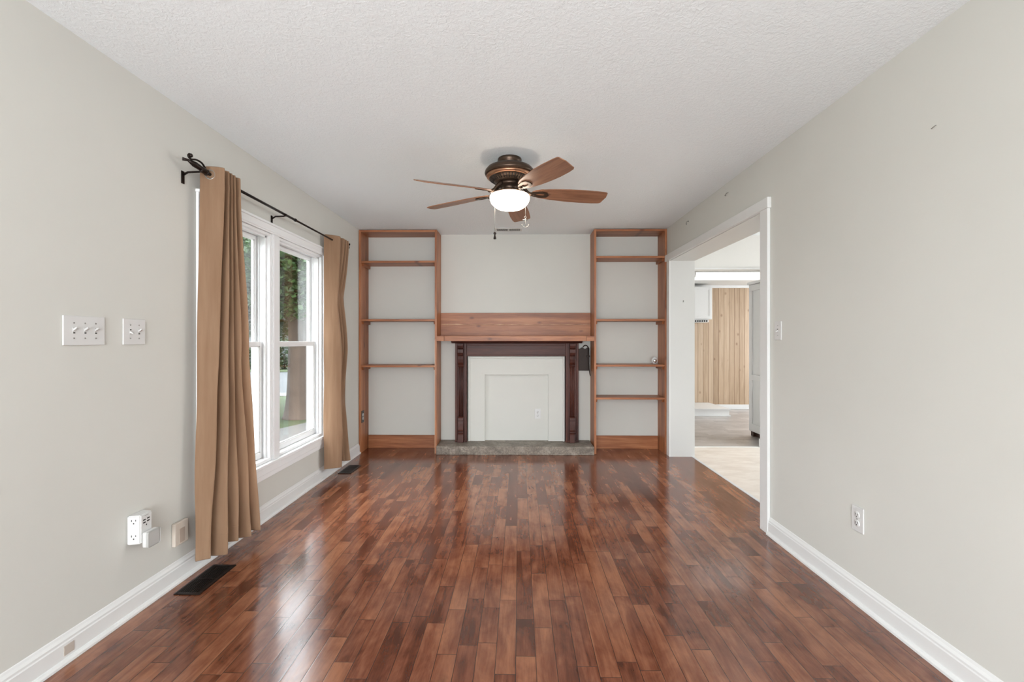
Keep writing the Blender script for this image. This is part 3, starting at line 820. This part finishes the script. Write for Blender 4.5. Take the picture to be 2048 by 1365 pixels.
curtain('tan curtain hanging at the far end of the rod beside the bookcase',
    [(-1.712, 3.965), (-1.60, 4.06), (-1.70, 4.09), (-1.595, 4.14), (-1.70, 4.165), (-1.595, 4.195), (-1.70, 4.215), (-1.595, 4.24), (-1.68, 4.27)],
    [(-1.705, 3.945), (-1.625, 3.955), (-1.575, 4.03), (-1.715, 4.07), (-1.71, 4.12), (-1.60, 4.17), (-1.70, 4.215), (-1.585, 4.26), (-1.66, 4.31)],
    [(-1.708, 3.955), (-1.625, 3.985), (-1.59, 4.05), (-1.705, 4.085), (-1.605, 4.145), (-1.70, 4.18), (-1.595, 4.22), (-1.695, 4.255), (-1.64, 4.29)],
    2.162, .105, None)

# ================================================================== CEILING FAN
FX, FYC = -.062, 3.03
fan = thing('ceiling_fan', 'bronze ceiling fan with five walnut blades and a lit glass bowl', 'ceiling fan', (FX, FYC, H))
m = MB(); m.lathe([(0, 2.4395), (.078, 2.4395), (.080, 2.432), (.078, 2.418), (.071, 2.410), (.070, 2.392), (0, 2.392)], (FX, FYC, 0), 48); m.build('canopy', M['bronze'], fan)
m = MB(); m.lathe([(0, 2.398), (.070, 2.398), (.095, 2.394), (.125, 2.386), (.150, 2.373), (.163, 2.357), (.167, 2.343), (.163, 2.333), (.158, 2.331), (0, 2.331)], (FX, FYC, 0), 64); mh = m.build('motor_housing', M['bronze'], fan)
m = MB(); m.lathe([(.150, 2.331), (.155, 2.325), (.153, 2.317), (.146, 2.311), (.138, 2.308), (.0, 2.308)], (FX, FYC, 0), 64); m.build('copper_band', M['copper'], fan, label='copper coloured band')
m = MB(); m.lathe([(.137, 2.3085), (.128, 2.300), (.112, 2.290), (.098, 2.284), (.092, 2.276), (0, 2.276)], (FX, FYC, 0), 64)
vr = m.build('vent_ring', M['bronze'], fan)
m = MB()
for k in range(40):
    a = 2*PI*k/40; ca, sa = math.cos(a), math.sin(a)
    m.tube([(FX+.135*ca, FYC+.135*sa, 2.3045), (FX+.106*ca, FYC+.106*sa, 2.2855)], .0028, 5)
m.build('vent_slots', M['dark'], vr)
m = MB(); m.lathe([(0, 2.2765), (.080, 2.2765), (.084, 2.268), (.080, 2.256), (.058, 2.250), (.054, 2.226), (.070, 2.216), (.116, 2.209), (.121, 2.203), (.117, 2.199), (0, 2.199)], (FX, FYC, 0), 48); m.build('light_kit', M['bronze'], fan)
m = MB(); m.lathe([(.114, 2.1985), (.127, 2.195), (.1335, 2.184), (.132, 2.168), (.123, 2.147), (.107, 2.129), (.086, 2.115), (.060, 2.107), (.030, 2.103), (0, 2.102)], (FX, FYC, 0), 56)
m.build('glass_bowl', M['bowl'], fan, label='lit frosted glass bowl')
BZ = 2.222
ANG = [5.5, 82, 155, 214, 300]; PIT = [-14, -14, -11, -21, -14]; DROOP = [2.2, 2.0, 2.6, 4.3, 2.0]
# blade outline in local coordinates (x outwards)
bo = [(.150, .018), (.165, .036), (.20, .050), (.28, .064), (.38, .073), (.48, .077), (.57, .074), (.618, .068), (.632, .060), (.652, -.010), (.650, -.058), (.640, -.066), (.60, -.070), (.50, -.074), (.40, -.072), (.30, -.064), (.21, -.050), (.170, -.036), (.150, -.018)]
for k in range(5):
    a = math.radians(ANG[k])
    b = MB(); b.prism([(x, y) for x, y in bo], 'z', -.003, .003)
    bmesh.ops.recalc_face_normals(b.bm, faces=b.bm.faces)
    es = [e for e in b.bm.edges if len(e.link_faces) == 2 and abs(e.link_faces[0].normal.z-e.link_faces[1].normal.z) > .5]
    bmesh.ops.bevel(b.bm, geom=es, offset=.0015, segments=1, affect='EDGES')
    o = b.build('blade', M['blade'], fan, local=True)
    R = Matrix.Rotation(a, 4, 'Z') @ Matrix.Rotation(math.radians(DROOP[k]), 4, 'Y') @ Matrix.Rotation(math.radians(PIT[k]), 4, 'X')
    o.matrix_local = Matrix.Translation((0, 0, BZ-H)) @ R
    # blade iron: arm from the motor, forked plate under the blade with a slot
    b = MB()
    b.tube([(.070, 0, .056), (.095, 0, .036), (.120, 0, .006), (.140, 0, -.009), (.165, 0, -.010)], [.016, .012, .010, .012, .008], 8)
    pts_o = [(.130, -.010), (.160, -.026), (.215, -.034), (.250, -.026), (.262, 0), (.250, .026), (.215, .034), (.160, .026), (.130, .010)]
    ii = [(.175, -.006), (.190, -.012), (.225, -.012), (.240, 0), (.240, 0), (.240, 0), (.225, .012), (.190, .012), (.175, .006)]
    for z0, z1 in ((-.010, -.0035),):
        O0 = [b.bm.verts.new((x, y, z0)) for x, y in pts_o]; I0 = [b.bm.verts.new((x, y+.0001*j, z0)) for j, (x, y) in enumerate(ii)]
        O1 = [b.bm.verts.new((x, y, z1)) for x, y in pts_o]; I1 = [b.bm.verts.new((x, y+.0001*j, z1)) for j, (x, y) in enumerate(ii)]
        n = len(pts_o)
        for j in range(n):
            j2 = (j+1) % n
            b.bm.faces.new((O0[j], O0[j2], I0[j2], I0[j])); b.bm.faces.new((O1[j], I1[j], I1[j2], O1[j2]))
            b.bm.faces.new((O0[j], O1[j], O1[j2], O0[j2])); b.bm.faces.new((I0[j], I0[j2], I1[j2], I1[j]))
    o = b.build('blade_iron', M['bronze'], fan, local=True)
    o.matrix_local = Matrix.Translation((0, 0, BZ-H)) @ R
def chain(x, y, z0, z1):
    m = MB(); m.tube([(x, y, z0), (x, y, z1)], .0012, 6)
    n = int((z0-z1)/.007)
    for k in range(n):
        m.lathe([(0, -.0022), (.0022, 0), (0, .0022)], (x, y, z0-k*.007), 6)
    return m.build('pull_chain', M['steel'], fan)
c1 = chain(FX-.100, FYC+.02, 2.201, 1.958)
m = MB(); m.lathe([(0, 1.962), (.004, 1.960), (.0085, 1.955), (.010, 1.948), (.005, 1.940), (.006, 1.930), (.0095, 1.918), (.009, 1.912), (0, 1.910)], (FX-.100, FYC+.02, 0), 16); m.build('pull_knob', M['black_iron'], c1)
ax, ay = FX+.105, FYC+.02
c2 = chain(ax, ay, 2.201, 2.05)
m = MB()
m.tube([(ax, ay, 2.052), (ax, ay, 1.992)], .0028, 8)
m.tube([(ax-.018, ay, 2.040), (ax+.018, ay, 2.040)], .003, 8)
m.tube(catmull([(ax-.022, ay, 2.010), (ax-.016, ay, 1.996), (ax, ay, 1.989), (ax+.016, ay, 1.996), (ax+.022, ay, 2.010)], 4), .0032, 8)
for s in (-1, 1): m.tube([(ax+s*.022, ay, 2.015), (ax+s*.0235, ay, 2.005), (ax+s*.015, ay, 2.000)], [.0005, .005, .002], 6)
pts = [(ax+.007*math.cos(q), ay, 2.056+.007*math.sin(q)) for q in [2*PI*k/12 for k in range(13)]]
m.tube(pts, .0016, 6)
m.build('anchor_charm', M['steel'], c2, label='small silver anchor charm')

# ceiling register
cr = thing('ceiling_register', 'white slotted air register in the ceiling in front of the far wall', 'vent', (-.115, 4.955, H))
m = MB(); m.box(-.262, .032, 4.885, 5.025, H-.006, H-.0005, .002); m.build('frame', M['trim'], cr)
m = MB()
for k in range(34):
    x = -.240+k*.0075
    if abs(k-16.5) < 1: continue
    m.box(x, x+.0036, 4.915, 4.995, H-.0085, H-.0055)
m.build('louvers', M['dark'], cr)

# ================================================================== FLOOR REGISTERS
def register(x0, x1, y0, y1, label):
    t = thing('floor_register', label, 'floor vent', ((x0+x1)/2, (y0+y1)/2, 0), 'brown metal floor registers by the left wall')
    m = MB()
    m.box(x0, x0+.014, y0, y1, .0005, .006, .002); m.box(x1-.014, x1, y0, y1, .0005, .006, .002)
    m.box(x0+.014, x1-.014, y0, y0+.016, .0005, .006, .002); m.box(x0+.014, x1-.014, y1-.016, y1, .0005, .006, .002)
    m.build('frame', M['reg_metal'], t)
    box('duct_opening', M['dark'], (x0+.013, x1-.013, y0+.015, y1-.015, .0003, .0012), t)
    m = MB()
    n = 9
    for k in range(n):
        x = x0+.014+(k+.5)*(x1-x0-.028)/n
        m.box(x-.0022, x+.0022, y0+.015, y1-.015, .001, .0052)
    yc = (y0+y1)/2; m.box(x0+.014, x1-.014, yc-.005, yc+.005, .001, .0056)
    m.build('louvers', M['reg_metal'], t)
register(-1.672, -1.545, 2.175, 2.465, 'dark floor register below the near curtain')
register(-1.668, -1.548, 4.165, 4.445, 'dark floor register beside the far curtain near the bookcase')

# ================================================================== SWITCHES AND OUTLETS
def switch_plate(x, s, yc, zc, toggles, label, w=None, nearer=-1):
    n = len(toggles); w = w or (.070 + .046*(n-1)); h = .116
    t = thing('light_switch', label, 'light switch', (x, yc, zc))
    m = MB(); a, b = x+s*.0004, x+s*.0065
    m.box(min(a, b), max(a, b), yc-w/2, yc+w/2, zc-h/2, zc+h/2, .0028, 3); m.build('plate', M['plate'], t)
    for i, up in enumerate(toggles):
        y = yc + (i-(n-1)/2)*.046
        m = MB(); a, b = x+s*.006, x+s*.0076
        m.box(min(a, b), max(a, b), y-.0052, y+.0052, zc-.012, zc+.012)
        fr = m.build('toggle_slot', M['plate_r'], t)
        m = MB(); dz = .010*up
        prof = [(x+s*.004, zc-.004), (x+s*.004, zc+.006), (x+s*.021, zc+dz+.005), (x+s*.022, zc+dz-.001)]
        m.prism(prof, 'y', y-.0042, y+.0042); m.build('toggle', M['plate_r'], t)
        m = MB(); a, b = x+s*.0074, x+s*.0079
        m.box(min(a, b), max(a, b), y-.004, y+.004, zc-up*.0115, zc-up*.0065); m.build('toggle_shadow_gap', M['dark'], fr)
        for q in (-.030, .030):
            m = MB(); m.lathe([(0, 0), (.0033, 0), (.0028, s*.0016), (0, s*.0016)], (x+s*.0062, y, zc+q), 12, 'x'); m.build('screw', M['steel'], t)
    return t
switch_plate(LX, 1, 1.800, 1.272, [1, 1, 1], 'white three-toggle switch plate on the left wall', .175)
switch_plate(LX, 1, 2.036, 1.272, [-1, 1], 'white two-toggle switch plate on the left wall nearer the window', .118)
switch_plate(RX, -1, 2.823, 1.292, [-1], 'white single switch plate on the right wall by the doorway casing')
t = thing('electrical_outlet', 'white outlet low on the right wall near the doorway', 'outlet', (RX, 2.165, .392))
duplex_parts(t, None, (RX-.0004, 2.165, .392), M['plate'], M['plate'], .074, .117, 'x', -1)

# plug-in outlet extender, receptacles on its near side, usb ports in front
oe = thing('outlet_extender', 'white plug-in outlet extender with side sockets on the left wall', 'outlet extender', (LX, 2.04, .385))
x0, x1, y0, y1, z0, z1 = LX+.0005, LX+.052, 2.000, 2.092, .318, .447
m = MB(); m.prism([(y0+.016, z0), (y1, z0), (y1, z1), (y0+.016, z1)], 'x', x0, x0+.003); m.bm.free()
m = MB()
A = [(x0, y0), (x1, y0+.014), (x1, y1-.014), (x0, y1)]
m.prism(A, 'z', z0, z1)
bmesh.ops.recalc_face_normals(m.bm, faces=m.bm.faces)
bmesh.ops.bevel(m.bm, geom=m.bm.edges[:], offset=.004, segments=2, affect='EDGES')
m.build('body', M['plate'], oe)
def side_slots(zc):
    m = MB()
    # slots on the slanted near face
    def q(u, dz, du, dzz):
        x = x0+u; y = y0+.014*(u/(x1-x0)) - .0006
        m.box(x-du, x+du, y, y+.003, zc+dz-dzz, zc+dz+dzz)
    q(.018, .006, .0012, .0045); q(.033, .006, .0012, .0038); q(.0255, -.007, .0022, .0026)
    m.build('socket_slots', M['dark'], oe)
side_slots(.420); side_slots(.351)
m = MB()
for (dy, dz) in ((-.012, .020), (-.012, .008), (.010, .022), (.010, .010)):
    m.box(x1-.002, x1+.0006, 2.046+dy-.007, 2.046+dy+.007, .400+dz-.0028, .400+dz+.0028)
m.box(x1-.002, x1+.0006, 2.043, 2.048, .392, .398); m.box(x1-.002, x1+.0004, 2.034, 2.058, .4375, .4385)
m.build('usb_ports', M['dark'], oe)
sp = thing('plug_in_device', 'small white rounded cube device with grey face plugged into the outlet extender', 'plug-in device', (LX+.07, 2.06, .33))
m = MB(); m.box(x1+.001, x1+.024, 2.018, 2.088, .298, .368, .009, 3); m.build('body', M['plate'], sp)
m = MB(); m.box(x1+.0235, x1+.031, 2.018, 2.088, .298, .368, .0085, 3); m.bm.verts.ensure_lookup_table(); m.build('front_cover', M['grey_fab'], sp, label='grey fabric front')

bp = thing('wall_plate', 'beige blank plate low on the left wall behind the near curtain', 'wall plate', (LX, 2.305, .255))
m = MB(); m.box(LX+.0005, LX+.020, 2.262, 2.352, .190, .306, .004); m.build('cover', M['beige'], bp)
m = MB(); m.box(LX+.0195, LX+.0215, 2.290, 2.326, .200, .272, .0008); m.build('insert', M['taupe'], bp, label='darker taupe centre')

# ================================================================== SMALL WALL HARDWARE
def hook(y, z, r, label, kind, k=1.0):
    o = MB()
    if kind == 'cup':
        o.tube(catmull([(RX-.001, y, z), (RX-.012, y, z), (RX-.020, y-.004, z-.008), (RX-.022, y+.002, z-.020), (RX-.016, y+.012, z-.026), (RX-.010, y+.020, z-.018)], 4), r, 8)
        o.lathe([(0, 0), (.007, 0), (.005, -.003), (0, -.003)], (RX-.0005, y, z), 12, 'x')
    else:
        o.tube(catmull([(RX-.001, y-.022*k, z+.004*k), (RX-.010*k, y-.018*k, z+.003*k), (RX-.012*k, y, z-.002), (RX-.010*k, y+.018*k, z-.006*k), (RX-.001, y+.022*k, z-.006*k)], 4), r, 8)
    return tag(o.build('wall_hook', M['steel'], ), label, 'hook')
hook(4.31, 2.352, .003, 'small dark cup hook high on the right wall nearest the bookcase', 'cup')
hook(3.515, 2.355, .0028, 'small dark bar hook high on the right wall above the doorway header', 'bar')
hook(1.775, 2.055, .0015, 'small pale hook on the bare right wall near the camera', 'bar', .42)
m = MB(); m.lathe([(0, 0), (.004, 0), (.0035, -.006), (0, -.007)], (1.735, OY1-.0005, 1.648), 10, 'y')
m.box(1.731, 1.739, OY1-.004, OY1-.0005, 1.632, 1.645)
tag(m.build('door_latch', M['steel']), 'tiny metal latch on the white far jamb of the doorway', 'latch')
m = MB(); m.box(LX+.0155, LX+.0175, 1.705, 1.745, .030, .066, .0005)
tag(m.build('tape_scrap', M['tape']), 'scrap of frayed tape on the left baseboard', 'tape')

# ================================================================== OUTSIDE
G = -.42
struct(box('ground_lawn', M['grass'], (-90, LX-.16, -20, 13.2, G-.3, G)))
struct(box('ground_far_lawn', M['grass'], (-110, 30, 23.5, 90, G-.3, G)))
struct(box('ground_road', M['asphalt'], (-110, 30, 14.0, 23.5, G-.3, G-.03)))
struct(box('ground_kerb', M['concrete'], (-110, 30, 13.2, 14.0, G-.3, G+.01)))
struct(box('ground_sidewalk', M['concrete'], (-110, 30, 28.5, 31.0, G-.2, G+.012)))
struct(MB().prism([(LX-.16, 3.0), (LX-.16, 12), (-2.6, 12), (-3.6, 10.5), (-4.15, 9.1), (-4.4, 8.3), (-4.45, 7.6), (-4.45, 3.0)], 'z', G-.1, G+.02).build('ground_path', M['concrete']))
struct(box('wall_exterior', M['siding'], (LX-.30, LX-.15, BK, WY0-.05, G, 2.9)))

def leaves(n, blobs, size, seed):
    rnd = random.Random(seed); vs = []; fs = []
    tot = sum(b[3]*b[4]*b[5] for b in blobs)
    for (cx, cy, cz, rx, ry, rz) in blobs:
        k = int(n*rx*ry*rz/tot)
        for _ in range(k):
            while True:
                u = Vector((rnd.uniform(-1, 1), rnd.uniform(-1, 1), rnd.uniform(-1, 1)))
                if .35 < u.length < 1: break
            p = Vector((cx+u.x*rx, cy+u.y*ry, cz+u.z*rz))
            s = size*rnd.uniform(.6, 1.3)
            d = Vector((rnd.gauss(0, 1), rnd.gauss(0, 1), rnd.gauss(0, .6))).normalized()
            e = d.cross(Vector((rnd.gauss(0, .5), rnd.gauss(0, .5), 1)).normalized()).normalized()
            nn = d.cross(e)
            i = len(vs)
            vs += [p-d*s*.5, p+e*s*.38+nn*s*.08, p+d*s*.6, p-e*s*.38+nn*s*.08]
            fs.append((i, i+1, i+2, i+3))
    return vs, fs
def tree(name, label, x, y, trunk_pts, trunk_r, blobs, n, size, mat, seed, group=None, branches=()):
    t = thing(name, label, 'tree', (x, y, G), group)
    m = MB(); m.tube(catmull(trunk_pts, 4), [trunk_r[0]+(trunk_r[-1]-trunk_r[0])*min(1, (i/(len(trunk_pts)*4-4))**.7) for i in range(len(trunk_pts)*4-3)], 14)
    tr = m.build('trunk', M['bark'], t)
    for bpts, br in branches:
        m = MB(); q = catmull(bpts, 4); m.tube(q, [br*(1-.75*i/len(q)) for i in range(len(q))], 8); m.build('branch', M['bark'], t)
    vs, fs = leaves(n, blobs, size, seed)
    me = bpy.data.meshes.new('foliage'); off = Vector(t.location)
    me.from_pydata([v-off for v in vs], [], fs); me.materials.append(mat)
    o = bpy.data.objects.new('foliage', me); COL.objects.link(o); o.parent = t; o['kind'] = 'stuff'
    return t
tx, ty = -4.66, 9.6
tree('maple_tree', 'large leafy maple tree with broad trunk on the lawn outside the window', tx, ty,
     [(tx, ty, G-.05), (tx+.02, ty, G+.5), (tx, ty, 1.2), (tx-.12, ty+.1, 2.2), (tx-.3, ty+.3, 3.1)], [.36, .13],
     [(tx-.9, ty+.3, 2.75, 1.5, 1.5, .75), (tx+.6, ty-.4, 2.8, 1.2, 1.1, .65), (tx-2.0, ty-.3, 2.7, 1.4, 1.3, .75), (tx-.6, ty-1.0, 2.7, 1.0, 1.0, .55),
      (tx+.3, ty+1.2, 2.2, 1.2, 1.2, .9), (tx-1.4, ty+1.2, 2.1, 1.4, 1.2, .9), (tx-2.6, ty+.9, 2.3, 1.1, 1.2, .95), (tx+1.3, ty+.8, 2.7, .9, 1.0, .8), (tx-3.2, ty-.4, 2.7, 1.1, 1.1, .8), (tx+.3, ty-1.2, 2.75, 1.1, .8, .62), (tx-1.2, ty-1.1, 2.6, 1.0, .8, .6), (tx+.2, ty-.8, 2.1, .8, .7, .5)],
     44000, .105, M['leaf'], 3,
     branches=[([(tx-.02, ty, 1.3), (tx-.4, ty+.1, 2.0), (tx-1.1, ty, 2.7), (tx-1.9, ty-.3, 2.95)], .10), ([(tx, ty, 1.6), (tx+.4, ty-.2, 2.3), (tx+.8, ty-.5, 2.9)], .09),
               ([(tx-.05, ty, 1.0), (tx-.35, ty+.4, 1.6), (tx-.9, ty+1.0, 2.3)], .07), ([(tx, ty, 1.9), (tx-.2, ty-.8, 2.7), (tx-.5, ty-1.3, 2.95)], .07)])
for i, (x, y, h) in enumerate([(-31, 55, 11), (-21.5, 52, 9), (-14, 41, 8), (-38, 48, 10), (-48, 44, 12), (-25.5, 60, 13), (-12, 58, 12), (-4.5, 44, 8)]):
    lab = ['tall bushy tree across the road far behind the house', 'rounded tree across the road right of the grey house', 'dense dark tree across the road seen right of the maple trunk', 'leafy tree across the road behind the curtain edge',
           'broad tree at the far left across the road', 'tallest tree of the background row across the road', 'wide tree at the far right of the background row', 'small bushy tree nearest the far kerb'][i]
    tree('background_tree', lab, x, y, [(x, y, G-.05), (x+.1, y, G+1.5), (x, y, h*.5)], [.35, .15],
         [(x, y, h*.55, 3.4, 3.0, h*.36), (x-2.2, y+.5, h*.45, 2.4, 2.4, h*.25), (x+2.2, y-.4, h*.48, 2.4, 2.4, h*.27)], 3800, .42, M['leaf2'], 20+i, 'trees across the road')
def shrub(x, y, r, h, label, sd):
    t = thing('shrub', label, 'shrub', (x, y, G), 'low shrubs by the far sidewalk')
    vs, fs = leaves(1500, [(x, y, G+h*.5, r, r, h*.55)], .16, sd)
    me = bpy.data.meshes.new('foliage'); me.from_pydata([v-Vector(t.location) for v in vs], [], fs); me.materials.append(M['leaf2'])
    o = bpy.data.objects.new('foliage', me); COL.objects.link(o); o.parent = t; o['kind'] = 'stuff'
    m = MB(); m.tube([(x, y, G-.02), (x, y, G+h*.5)], .05, 6); m.build('stem', M['bark'], t)
shrub(-13.3, 25.6, .9, 1.7, 'dark rounded shrub beyond the road left of the maple trunk', 61)
shrub(-15.3, 26.0, 1.0, 1.5, 'low dark shrub beyond the road further left', 62)
shrub(-11.0, 26.2, .9, 1.6, 'dark shrub beyond the road right of the maple trunk', 63)
# house across the road
hs = thing('house', 'pale grey single storey house across the road far outside the window', 'house', (-27, 38, G))
box('wall', M['siding'], (-33, -20.5, 35, 43, G, 2.2), hs)
MB().prism([(34.2, 2.15), (43.8, 2.15), (39, 4.3)], 'x', -33.6, -19.9).build('roof', M['roof'], hs)
for x in (-31, -28, -23):
    w = box('window', M['trim'], (x-.7, x+.7, 34.93, 35, .3, 1.6), hs); box('pane', M['win_dark'], (x-.6, x+.6, 34.9, 34.94, .4, 1.5), w)
dd = box('door', M['win_dark'], (-26.0, -25.1, 34.92, 35, G, 1.7), hs)
